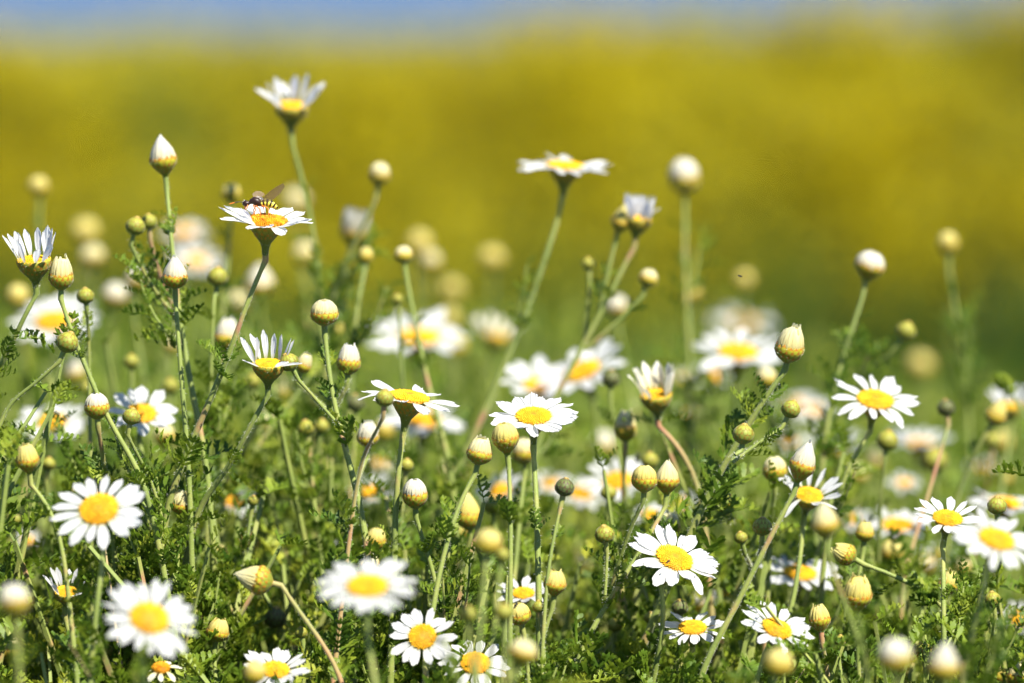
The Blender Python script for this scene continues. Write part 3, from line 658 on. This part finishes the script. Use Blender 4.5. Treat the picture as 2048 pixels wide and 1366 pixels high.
B('blurred plump white bud high on the right', 1740, 527, 60, 2.06, 'r', 'w', path=[(1726, 590), (1705, 660), (1680, 740), (1650, 860)])
B('small faint cream bud near the right edge', 1896, 488, 40, 2.26, 'r', 'y', path=[(1898, 540), (1910, 620), (1928, 740), (1940, 900)])
B('white bud with rusty brown base beside the small green bud', 193, 812, 50, 1.90, 'r', 'w', path=[(197, 865), (208, 940), (225, 1040)])
B('yellow ribbed bud at the left edge', 55, 915, 50, 1.86, 'f', 'y', lean=-6, path=[(66, 960), (100, 1020), (130, 1120)])
B('blurred white bud behind the wasp daisy stem', 452, 672, 50, 2.03, 'f', 'w')
B('small sharp cream bud low between the slanting stems', 362, 1004, 42, 1.92, 'f', 'c')
B('blurred cream bud under the broad petalled left daisy', 330, 870, 44, 2.07, 'r', 'c')
B('cream bud lying on its side on an arched stem', 508, 1157, 56, 1.86, 'p', 'c', lean=-75, path=[(560, 1180), (600, 1225), (640, 1290), (690, 1370)], red=False)
B('sharp bud with loose ribbed petals left of the centre daisy', 962, 900, 50, 1.88, 'f', 'c', lean=14, path=[(940, 945), (915, 1005), (893, 1080), (870, 1190), (850, 1366)])
B('plump ribbed bud right under the centre daisy petals', 1011, 877, 54, 1.88, 'r', 'y', path=[(1017, 930), (1022, 1000), (1022, 1100), (1020, 1250)])
B('ribbed bud behind the stem of the centre daisy', 1048, 905, 46, 2.0, 'r', 'c')
B('grey-white opening bud in a dark cup beside the dark stem', 830, 990, 52, 1.90, 'r', 'w', path=[(832, 1045), (850, 1110), (880, 1200)])
B('large pale yellow bud behind the loose ribbed bud stem', 938, 1025, 52, 1.97, 'p', 'y')
B('small yellow bud just below the large pale yellow one', 922, 1062, 36, 2.06, 'r', 'y')
B('soft round yellow bud in front at the centre', 975, 1080, 54, 1.72, 'r', 'y', path=[(970, 1140), (965, 1250), (950, 1366)], ls=.005)
B('soft cream bud in front beside the bottom edge daisy', 1045, 1302, 56, 1.71, 'r', 'c', path=[(1030, 1366), (1000, 1500)])
B('sharp bud with a spiky cream top below the centre', 1112, 1162, 48, 1.88, 'f', 'y', path=[(1105, 1215), (1080, 1290), (1060, 1400)])
B('tilted yellow bud with a small fly on it', 1037, 1226, 48, 1.88, 'r', 'y', lean=-14, path=[(1050, 1270), (1060, 1400)])
B('soft cream bud above the pair of plump cream buds', 1251, 856, 46, 2.01, 'f', 'c', path=[(1250, 910), (1246, 1000), (1240, 1140)])
B('cream bud just left of the sharp half open bud', 1550, 940, 48, 1.97, 'r', 'c', path=[(1550, 1000), (1540, 1080)])
B('large soft white bud on a long stem under the opening daisy', 1650, 1036, 58, 1.75, 'p', 'c', path=[(1655, 1095), (1672, 1170), (1705, 1260), (1740, 1370)], ls=.004)
B('sharp bud with a ragged cream cone at the lower right', 1715, 1186, 58, 1.87, 'f', 'y', path=[(1713, 1240), (1716, 1310), (1720, 1400)])
B('cream bud left of the ragged cone bud', 1640, 1236, 44, 1.90, 'f', 'y', path=[(1645, 1290), (1660, 1380)])
B('largest blurred white bud at the bottom right, left of two', 1790, 1312, 66, 1.65, 'r', 'w', path=[(1795, 1400)])
B('large blurred white bud at the bottom right, right of two', 1890, 1322, 60, 1.66, 'p', 'w', path=[(1880, 1400)])
B('soft yellow bud below the small crisp leaning daisy', 1558, 1325, 56, 1.70, 'r', 'y', path=[(1545, 1400)])
B('large blurred white bud at the lower left edge', 30, 1205, 62, 1.67, 'r', 'w', path=[(35, 1290), (40, 1400)])
B('blurred yellow bud below the daisy with a wide orange centre', 1785, 1102, 46, 2.06, 'r', 'y')
B('yellow ribbed bud below the paired right daisies', 1897, 1165, 42, 1.95, 'f', 'y')
B('yellow bud bent to the left on an arching stem', 1688, 1106, 44, 1.93, 'f', 'y', lean=-60, path=[(1730, 1125), (1790, 1150), (1860, 1180), (1920, 1240), (1960, 1366)])
B('small yellow bud behind the bent bud on the right', 1730, 1062, 36, 1.96, 'f', 'y')
B('cream bud peeping over the beetle daisy', 1337, 1047, 46, 1.96, 'f', 'c')
B('small curled yellow bud right of the red noded stem', 752, 1080, 40, 1.95, 'r', 'y', lean=10)
B('cream bud peeping over the soft front daisy', 735, 1127, 46, 1.94, 'r', 'c')
B('very blurred olive bud right of the cream bud plant', 1840, 728, 50, 2.75, 'r', 'y')
B('very blurred round cream bud in front of the green grass', 985, 515, 46, 2.62, 'r', 'y', path=[(985, 580), (980, 720)])
B('very blurred cream bud left of the round one', 838, 492, 46, 2.55, 'r', 'y')
B('very blurred cream bud overlapping its neighbour behind a thin stem', 860, 525, 40, 2.5, 'r', 'c')
B('very blurred olive bud under the round cream one', 903, 577, 44, 2.7, 'r', 'y')
B('small yellow bud on the thin stem crossing the split daisy', 806, 508, 36, 2.05, 'r', 'c', path=[(813, 560), (828, 640), (850, 740), (872, 850), (905, 960)], ls=.005)
B('blurred pale flower bud in the blurred leafy cluster', 708, 455, 52, 2.18, 'o', 'w', path=[(700, 510), (670, 580), (640, 680)])
B('small blurred bud below the pale one in the leafy cluster', 732, 512, 30, 2.08, 'r', 'y', path=[(728, 560), (710, 640)])
B('very blurred cream bud upper left, higher of two', 172, 460, 52, 2.55, 'r', 'y')
B('very blurred cream bud upper left, lower of two', 185, 512, 48, 2.42, 'r', 'c')
B('very blurred pale bud right of the wasp daisy', 592, 400, 48, 2.55, 'r', 'c')
B('blurred white bud below the wasp daisy', 520, 558, 58, 2.30, 'p', 'w')
B('blurred bud between the two tall stems left of centre', 612, 510, 48, 2.42, 'r', 'c')
B('blurred white bud right of the leftmost blurred daisy', 230, 590, 50, 2.32, 'r', 'w')
B('blurred white bud left of the pointed white bud', 272, 560, 46, 2.2, 'r', 'w')
B('blurred orange tinted bud at the left edge', 35, 590, 44, 2.24, 'r', 'y')
B('blurred cream bud behind the stem under the wasp daisy', 476, 602, 44, 2.36, 'r', 'c')
B('blurred pinkish bud in the branching plant on the right', 1232, 612, 46, 2.28, 'r', 'w')
B('faint small bud in front of the yellow field right of centre', 1490, 560, 34, 2.55, 'r', 'y')
B('faint bud on the stem of the blurred round white bud', 1385, 587, 34, 2.32, 'r', 'y')
B('blurred yellow bud below the cream bud plant head', 1533, 755, 40, 2.1, 'r', 'c')
B('blurred bud leaning right near the right edge', 1995, 822, 44, 2.06, 'p', 'y', lean=20, path=[(1965, 880), (1930, 940), (1900, 1040)])
B('pale yellow bud low on the left beside the arched stem', 435, 1257, 44, 1.92, 'f', 'y')
B('yellow bud above the very large lower left daisy', 436, 1106, 38, 1.97, 'r', 'y')
B('blurred yellow bud at the bottom left corner', 95, 1322, 46, 2.0, 'r', 'y')
B('soft bud in front of the small bottom edge daisy', 508, 1346, 44, 1.76, 'r', 'y', path=[(505, 1420)])
B('blurred white bud behind the soft cream bud', 1205, 885, 52, 2.32, 'r', 'w')
B('blurred white bud left edge below the crossing stems', 150, 742, 42, 2.25, 'f', 'w')
B('blurred cream bud at the lower left edge below the big bud', 15, 1300, 50, 1.98, 'r', 'c')
B('blurred tall cream bud between the left stems', 540, 850, 36, 2.2, 'p', 'c')
B('blurred cream bud behind the ragged leaves on the far right', 2005, 885, 40, 2.3, 'r', 'y')
B('blurred yellowish bud left of the loose ribbed bud', 900, 940, 36, 2.3, 'r', 'c')
B('blurred cream bud between the right daisy stems', 1850, 1130, 42, 2.2, 'r', 'y')
B('pale bud low at the right behind the ragged cone bud', 1800, 1215, 40, 2.15, 'r', 'c')
B('pale small bud near the bottom centre', 1172, 1290, 30, 1.95, 'p', 'c')
# green buds
G('small green bud right of the pointed white bud', 435, 553, 40, 2.0, path=[(432, 590), (425, 650)])
G('round green bud beside the ribbed cream bud on the left', 171, 592, 34, 1.95, path=[(175, 640), (178, 720)])
G('plump green bud in front of the crossing stems on the left', 135, 684, 44, 1.89, path=[(118, 725), (80, 765), (35, 810), (-10, 860)], ls=.008)
G('small green bud in front of the broad petalled left daisy', 263, 833, 35, 1.90, path=[(254, 875), (280, 940), (320, 1010)])
G('blurred green bud above the broad petalled left daisy', 263, 723, 30, 2.06)
G('blurred green bud above the large left daisy', 97, 928, 28, 2.0)
G('blurred green bud at the left edge beside the large daisy', 30, 1037, 36, 1.99)
G('tiny green bud right of the large left daisy', 340, 1080, 24, 1.93)
G('dark ribbed green bud under the arched stem', 550, 1235, 44, 1.96, g='k')
G('tiny green bud on a short stalk beside the arched stem', 603, 1265, 24, 1.88)
G('small green bud beneath the very large lower left daisy', 214, 1302, 28, 1.93)
G('green bud in front of the side-on daisy with sparse petals', 769, 796, 36, 1.86, path=[(765, 850), (740, 900), (712, 970)], bare=.004)
G('dark blurred bud behind the round cream bud plant', 711, 806, 36, 2.04, g='k')
G('left of two small ribbed green buds at mid left', 612, 856, 34, 2.0)
G('right of two small ribbed green buds at mid left', 643, 852, 30, 2.02)
G('small green bud near the thin crossing stem', 795, 598, 22, 2.06)
G('small round green bud below the dark side-on daisy', 813, 930, 28, 1.97)
G('tiny pale green bud between the slanting stems', 506, 1001, 22, 1.95)
G('dark glossy green bud right of the centre daisy stem', 1129, 974, 38, 1.88, g='k', path=[(1120, 1020), (1105, 1090), (1090, 1200)])
G('green bud in front of the daisy tilted to the left', 1222, 757, 36, 2.05, g='k')
G('ribbed green bud above the paired cream buds', 1300, 921, 34, 2.02)
G('blurred green bud below the blurred daisy at centre', 985, 1011, 36, 2.02)
G('soft green bud in front under the tilted yellow bud, right', 1008, 1224, 36, 1.74)
G('soft green bud in front under the tilted yellow bud, left', 935, 1228, 34, 1.73)
G('small green bud beside the tilted yellow bud', 1078, 1213, 26, 1.88)
G('soft small green bud below the soft round yellow bud', 1005, 1110, 28, 1.75)
G('green bud on a slanting stem in front of the dark hedge', 1812, 662, 38, 2.08, lean=20, path=[(1785, 705), (1745, 740), (1700, 800)])
G('green bud right of the lone right daisy', 1775, 881, 42, 2.02)
G('yellow-green blurred bud over the domed white daisy', 1870, 921, 50, 2.12)
G('small green bud on a dark stalk at the right', 1892, 815, 34, 2.03, g='k')
G('ribbed green bud over the blurred right edge daisy', 1994, 1011, 38, 1.90)
G('dark topped green bud at the lower right edge', 1985, 1198, 32, 1.92)
G('ribbed green bud between the two blurred white buds', 1846, 1301, 36, 1.92)
G('tiny pale bud left of the blurred white pair', 1680, 1281, 24, 1.92)
G('dark green bud above the half hidden right daisy', 1360, 1214, 32, 1.93, g='k')
G('small green bud beside the soft cream bud stem', 1217, 985, 32, 2.0)
G('olive blurred bud far right near the edge', 1985, 882, 30, 2.15)

# softer heads deeper in the patch
B('blurred pale bud under the pair of faint left buds', 911, 692, 44, 2.45, 'r', 'y')
B('blurred yellowish bud above the split blurred daisy', 898, 640, 40, 2.6, 'r', 'y')
D('blurred white flower right of the dark ribbed stem, small', 1629, 820, 70, 30, 2.38, 0, n=13)
D('blurred white flower between the lone daisy and cream plant', 1578, 884, 66, 36, 2.34, 10, n=13)
B('blurred pale bud below the lone right daisy', 1716, 945, 40, 2.25, 'r', 'c')
D('blurred white petals under the domed white daisy', 1808, 966, 70, 24, 2.25, 0, n=12)
B('blurred pale bud stalk under the lone right daisy head', 1752, 912, 36, 2.3, 'p', 'c')
D('faint white flower near the right edge above the edge daisy', 1966, 938, 78, 20, 2.35, 0, n=13)
B('blurred cream bud at the right edge over the edge daisy', 2006, 948, 38, 2.3, 'p', 'y')
Hh('blurred orange tinted flower right of the grey-white half open daisy', 1368, 757, 60, 6, 2.4, 0, up=30, pm='petal_old')
Hh('second blurred orange tinted flower, below the first', 1378, 826, 52, 6, 2.36, 0, up=20, pm='petal_old')
D('blurred white flower under the leafy slanting plant', 1364, 1008, 74, 30, 2.2, -12, n=13)
B('cream bud above the half hidden right daisy', 1390, 1206, 40, 2.05, 'r', 'w')
D('blurred orange centred flower above the small crisp leaning daisy', 1570, 1222, 74, 12, 2.15, 0, n=10, pm='petal_old')
D('blurred white daisy behind the paired right daisies, low', 1880, 1112, 84, 26, 2.2, 0, n=13)
B('blurred cream bud right of the yellow ribbed right bud', 1928, 1130, 36, 2.15, 'r', 'c')
D('blurred orange centred daisy below the half hidden daisy', 1430, 1340, 70, 24, 2.1, 0, n=12)
B('yellow-green bud at the bottom right corner', 2002, 1346, 44, 2.0, 'r', 'y')
B('cream bud cut by the bottom right corner', 2035, 1352, 40, 1.92, 'f', 'c')
G('small yellow-green bud under the centre daisy stem', 920, 930, 30, 2.2)
B('blurred yellow bud behind the dark side-on daisy stem', 768, 862, 38, 2.2, 'r', 'y')
D('blurred orange centred flower left of the small round green bud', 760, 926, 66, 18, 2.25, 0, n=10, pm='petal_old')
D('blurred white daisy just right of the centre daisy stem', 1102, 968, 80, 28, 2.22, 0, n=13)
D('blurred white daisy hidden by the centre daisy stem', 1052, 975, 70, 26, 2.28, 0, n=13)
B('small blurred bud right of the round cream bud on top', 670, 655, 28, 2.2, 'r', 'y')
B('blurred pale bud right of the opening daisy, low', 566, 782, 34, 2.2, 'p', 'c')
G('small pale green bud left of the opening daisy stem', 506, 762, 30, 2.1)
B('blurred pale bud left of the pointed white bud stem', 344, 690, 34, 2.25, 'r', 'c')
B('blurred yellow bud above the blurred left edge daisy', 104, 780, 32, 2.3, 'p', 'y')
G('small green bud above the white bud with rusty base', 172, 775, 26, 2.1)
G('green bud above the broad petalled left daisy, right side', 341, 772, 32, 2.1)
B('blurred yellow bud between two slanting left stems', 446, 824, 34, 2.2, 'r', 'y')
D('blurred grey-white flower above the soft front daisy', 636, 1083, 80, 30, 2.3, 0, n=13)
B('blurred pale yellow bud above and left of the soft front daisy', 590, 1100, 34, 2.15, 'r', 'y')
G('green bud at the lower left under the small opening daisy', 130, 1256, 34, 1.98)
G('yellow-green bud under the large blurred lower left bud', 80, 1240, 30, 1.96)
D('white flower glimpsed under the very large lower left daisy', 250, 1330, 60, 30, 2.05, 0, n=11)
D('blurred white daisy behind the yellow ribbed left bud', 20, 1090, 70, 26, 2.25, 0, n=12)
D('blurred white daisy behind the cream bud lying on its side', 500, 1085, 66, 26, 2.3, 0, n=12)
B('blurred cream bud behind the crisp camera facing daisy', 905, 1150, 38, 2.12, 'r', 'c')
B('blurred yellow bud left of the sharp spiky cream bud', 1000, 1140, 34, 2.15, 'r', 'y')
B('blurred cream bud right of the sharp spiky cream bud', 1165, 1130, 36, 2.12, 'p', 'c')
G('green bud low between centre and the beetle daisy', 1230, 1250, 30, 1.97)
B('cream bud low between centre and the half hidden daisy', 1262, 1322, 36, 2.02, 'r', 'c')
G('tiny green bud low left of the half hidden daisy', 1300, 1235, 24, 1.95)
D('blurred white daisy behind the two round beetle daisy stems', 1255, 1175, 74, 28, 2.25, 0, n=12)
for q_ in QUEUE: build_now(*q_)
# ------------------------------------------------------------ feathery undergrowth of the daisy patch (countless)
M['under2'] = M['under']
def shoot(parts, seed, H=.13, nl=13, ls=.02, red=False):
    b = MB(); random.seed(seed); top = Vector((random.uniform(-.02, .02), random.uniform(-.02, .02), H))
    pts = spline([(0, 0, 0), (top.x*.2+random.uniform(-.006, .006), 0, H*.5), tuple(top)], .012)
    b.addt(tube(pts, [.0012-.0005*i/len(pts) for i in range(len(pts))], 4), None, 1)
    for i in range(nl):
        t = .15+.85*i/(nl-1); k = int(t*(len(pts)-1)); p = pts[k]; d = (pts[min(k+1, len(pts)-1)]-pts[max(k-1, 0)])
        sprout(b, tuple(p), d, ls*(1.15-.55*t), parts, 2, (20, 80))
    return b.arrays()+(np.concatenate(b.m),)
SHD = [shoot(LEAF, s, .12, 9, .019) for s in range(5)]; SHS = [shoot(LEAFS, 20+s, .14, 11, .022) for s in range(6)]
random.seed(5)
def clear(x, y, tip):
    """shoots that stand before a flower stay lower than it"""
    sx = 1024+x/y*FPX; ty = 47+(CAMH-tip)/y*FPX
    for hx, hy, hw, hd in HEADS:
        if hd > y-.012 and hd < (2.5 if hw > 80 else 2.1) and abs(hx-sx) < hw/2+(70 if hw > 80 and hd < 2 else 30 if hw > 45 else 10) and (hd < 1.99 or hy < 1100 or hw > 100) and hy+hw*.5 > ty: ty = hy+hw*.5+25
    return CAMH-y*(ty-47)/FPX
def plant_mass(name, n, y0, y1, shoots, tipf, label, seed, cat='undergrowth'):
    b = MB(); r = random.Random(seed)
    for _ in range(n):
        y = r.uniform(y0, y1); x = r.uniform(-1, 1)*(.10+.095*y); v, q, uv, mi = r.choice(shoots)
        s = r.uniform(.75, 1.35); tip = clear(x, y, tipf(x, y, r)); h = float(v[:, 2].max())*s
        mt = Matrix.Translation((x, y, tip-h)) @ Matrix.Rotation(r.uniform(0, 6.28), 4, 'Z') @ Matrix.Rotation(r.uniform(-.45, .45), 4, 'X') @ Matrix.Scale(s, 4)
        a = np.array(mt); b.v.append(v @ a[:3, :3].T+a[:3, 3]); b.q.append(q+b.n); b.uv.append(uv); b.m.append(mi); b.n += len(v)
    o = mobj(name, b.mesh(name, [M['under'], M['stem']], False)); tag(o, label, cat, kind='stuff')
def tip_back(x, y, r):
    return .378-.012*max(0, y-2.2)-abs(r.gauss(0, .04))-.03*(x > .08)*(y > 2)
def tip_mid(x, y, r):
    ymin = r.choice((600, 650, 720, 800) if x < .02 and r.random() < .35 else (700, 780, 860, 940, 1020, 1080, 1140, 1220)); return CAMH-y*((ymin-47)/FPX)-abs(r.gauss(0, .006))
def tip_front(x, y, r): return CAMH-y*((r.uniform(1260, 1460)-47)/FPX)
plant_mass('undergrowth', 820, 2.1, 3.4, SHS, tip_back, 'soft green mass of feathery leaves behind the sharp daisies', 1)
plant_mass('undergrowth', 540, 1.84, 2.12, SHD, tip_mid, 'sharp feathery leaves and thin shoots around the daisy stems', 2)
plant_mass('undergrowth', 85, 1.6, 1.84, SHD, tip_front, 'feathery shoots low at the front of the daisies', 3)
plant_mass('undergrowth', 600, 1.45, 3.3, SHS, lambda x, y, r: r.uniform(.10, .27), 'deep tangle of leaves near the ground under the daisies', 4)
st_ = blades(130, lambda y: .05+.095*y, 1.75, 3.0, .24, .40, .0012, 'dry_grass', M['dry'], 18); tag(st_, 'a few straw coloured dry stalks among the green leaves', 'dry grass', kind='stuff')
bl = blades(2600, lambda y: .05+.095*y, 1.95, 3.3, .22, .37, .0016, 'grass', M['grass'], 8); tag(bl, 'thin green stalks standing among the daisy leaves', 'grass', kind='stuff')

# ------------------------------------------------------------ insects
def colmat(name, c, rough=.35, tr=0):
    m, n, p = mat(name, rough); f = noise(n, 2000); finish(n, p, mix(n, f, c, tuple(q*.6 for q in c)), tr); return m
M['wasp_dark'] = colmat('wasp_dark', (.025, .010, .006), .4); M['wasp_orange'] = colmat('wasp_orange', (.65, .17, .02)); M['fly_dark'] = colmat('fly_dark', (.02, .02, .02))
m, n, p = mat('wasp_stripes', .35); _, tt = uvsplit(n)
mu = N(n, 'ShaderNodeMath', operation='MULTIPLY'); mu.inputs[1].default_value = 5.6; n.links.new(tt, mu.inputs[0]); fr = N(n, 'ShaderNodeMath', operation='FRACT'); n.links.new(mu.outputs[0], fr.inputs[0])
finish(n, p, ramp(n, fr.outputs[0], [(0.0, (.02, .01, .005)), (.46, (.025, .012, .005)), (.52, (.72, .62, .06)), (.95, (.75, .66, .10)), (1.0, (.02, .01, .005))]), 0); M['wasp_stripe'] = m
m, n, p = mat('insect_wing', .6); p.inputs['Alpha'].default_value = .7; finish(n, p, mix(n, noise(n, 900), (.18, .11, .06), (.05, .03, .018)), 0); M['wing'] = m
def body_tube(b, pts, rads, mi, seg=12, flat=1.0):
    v, q, uv = tube(pts, rads, seg); uv = uv.copy(); uv[:, 1] /= max(uv[:, 1].max(), 1e-9); b.add(v, q, uv, mi)
wp = P(522, 410, 1.900); px = 1.9/FPX                     # the wasp: head to the left, standing on the disc
wr = bpy.data.objects.new('wasp', None); COL.objects.link(wr); wr.location = wp; wr.scale = (1.1, 1.1, 1.1); wr.empty_display_size = .005
tag(wr, 'small wasp with a black and yellow striped abdomen feeding on the daisy', 'wasp')
def W(x, y, dy=0): return Vector(((x-522)*px, dy, -(y-413)*px))
b = MB()
prof = [(488, 411, 1), (490, 411, 4.5), (494, 410, 6.8), (498, 410, 6), (501, 409, 3.2), (504, 407, 5.5), (509, 405, 8.5), (515, 407, 9), (520, 411, 6.5), (523, 413, 2.6)]
body_tube(b, [W(x, y) for x, y, r in prof], [r*px*.86 for x, y, r in prof], 0)
prof = [(519, 412, 2.0), (523, 410, 4.6), (530, 408, 6.4), (538, 409.5, 6.2), (544, 412.5, 4.8), (549, 416, 3), (554, 419, .5)]
body_tube(b, [W(x, y) for x, y, r in prof], [r*px*1.05 for x, y, r in prof], 1)
for (a, c, e), sgn in ((((498, 412), (497, 419), (494, 420)), -1), (((497, 413), (492, 419), (499, 431)), 1), (((508, 413), (513, 421), (506, 434)), -1), (((512, 413), (520, 420), (523, 437)), -1), (((520, 414), (526, 417), (530, 438)), 1), (((524, 414), (535, 418), (537, 437)), -1), (((514, 413), (508, 422), (511, 436)), 1)):
    body_tube(b, [W(*a, sgn*3*px), W(*c, sgn*9*px), W(*e, sgn*8*px)], [1.2*px, .9*px, .5*px], 2, 6)
body_tube(b, [W(494, 414), W(493, 418)], [3*px, 1.5*px], 2, 8)
mobj('body', b.mesh('body', [M['wasp_dark'], M['wasp_stripe'], M['wasp_orange']]), wr)
def wing(pts_c, name='wing', mt='wing', parent=None):
    b = MB(); v = []; uv = []
    for i, (a, c) in enumerate(pts_c): v += [tuple(a), tuple((a+c)/2+Vector((0, .6*px, 0))), tuple(c)]; uv += [(0, i), (.5, i), (1, i)]
    b.add(v, grid(3, len(pts_c)), uv); return mobj(name, b.mesh(name, M[mt]), parent if parent is not None else wr)
wing([(W(514, 404, -4*px), W(517, 408, -3*px)), (W(525, 400, -8*px), W(530, 410, -6*px)), (W(538, 388, -11*px), W(546, 402, -9*px)), (W(551, 379, -14*px), W(558, 391, -12*px)), (W(563, 373, -16*px), W(566, 379, -15*px))])
wing([(W(508, 399, 4*px), W(514, 403, 4*px)), (W(506, 393, 8*px), W(520, 401, 7*px)), (W(512, 388, 12*px), W(526, 397, 9*px)), (W(520, 388, 13*px), W(529, 394, 11*px)), (W(527, 392, 13*px), W(530, 396, 12*px))])
for s in (-1, 1):
    b = MB(); body_tube(b, [W(490, 408, s*2*px), W(482, 407, s*5*px), (W(474, 408.5, s*7*px))], [.6*px, .6*px, .7*px], 0, 6); body_tube(b, [W(474, 408.5, s*7*px), W(465, 411, s*8*px)], [.9*px, .8*px], 1, 6)
    mobj('antenna', b.mesh('antenna', [M['wasp_dark'], M['wasp_orange']]), wr)
def bug(name, label, cat, x, y, d, L, ang, m='fly_dark', wings=True):
    o = bpy.data.objects.new(name, None); COL.objects.link(o); o.location = P(x, y, d); o.rotation_euler = (0, R(ang), 0); tag(o, label, cat); o.empty_display_size = .002
    b = MB(); prof = [(-.5, .02), (-.42, .13), (-.3, .15), (-.22, .09), (-.1, .17), (.05, .17), (.12, .13), (.3, .15), (.5, .03)]
    body_tube(b, [Vector((a*L, 0, 0)) for a, r in prof], [r*L for a, r in prof], 0, 8)
    for i in (-.15, 0, .12):
        for s in (-1, 1): body_tube(b, [Vector((i*L, s*.1*L, -.05*L)), Vector((i*L*1.6, s*.3*L, -.05*L)), Vector((i*L*2.2, s*.4*L, -.28*L))], [.025*L]*3, 0, 5)
    mobj('body', b.mesh('body', M[m]), o)
    if wings:
        for s in (-1, 1):
            wing([(Vector((-.1*L, s*.08*L, .14*L)), Vector((0, s*.1*L, .13*L))), (Vector((.2*L, s*.15*L, .25*L)), Vector((.2*L, s*.4*L, .2*L))), (Vector((.55*L, s*.15*L, .3*L)), Vector((.5*L, s*.4*L, .26*L)))], parent=o)
bug('gnat', 'tiny dark gnat flying in front of the yellow field', 'gnat', 1480, 552, 1.90, .0016, 20)
bug('beetle', 'tiny dark beetle on the yellow centre of the tilted daisy', 'beetle', 1336, 1123, 1.888, .0018, -45, wings=False)
bug('fly', 'small fly sitting on the tilted yellow bud', 'fly', 1031, 1211, 1.872, .0024, -60)
bug('beetle', 'blurred dark brown beetle behind the paired cream buds', 'beetle', 1274, 915, 2.04, .0042, -80, wings=False)
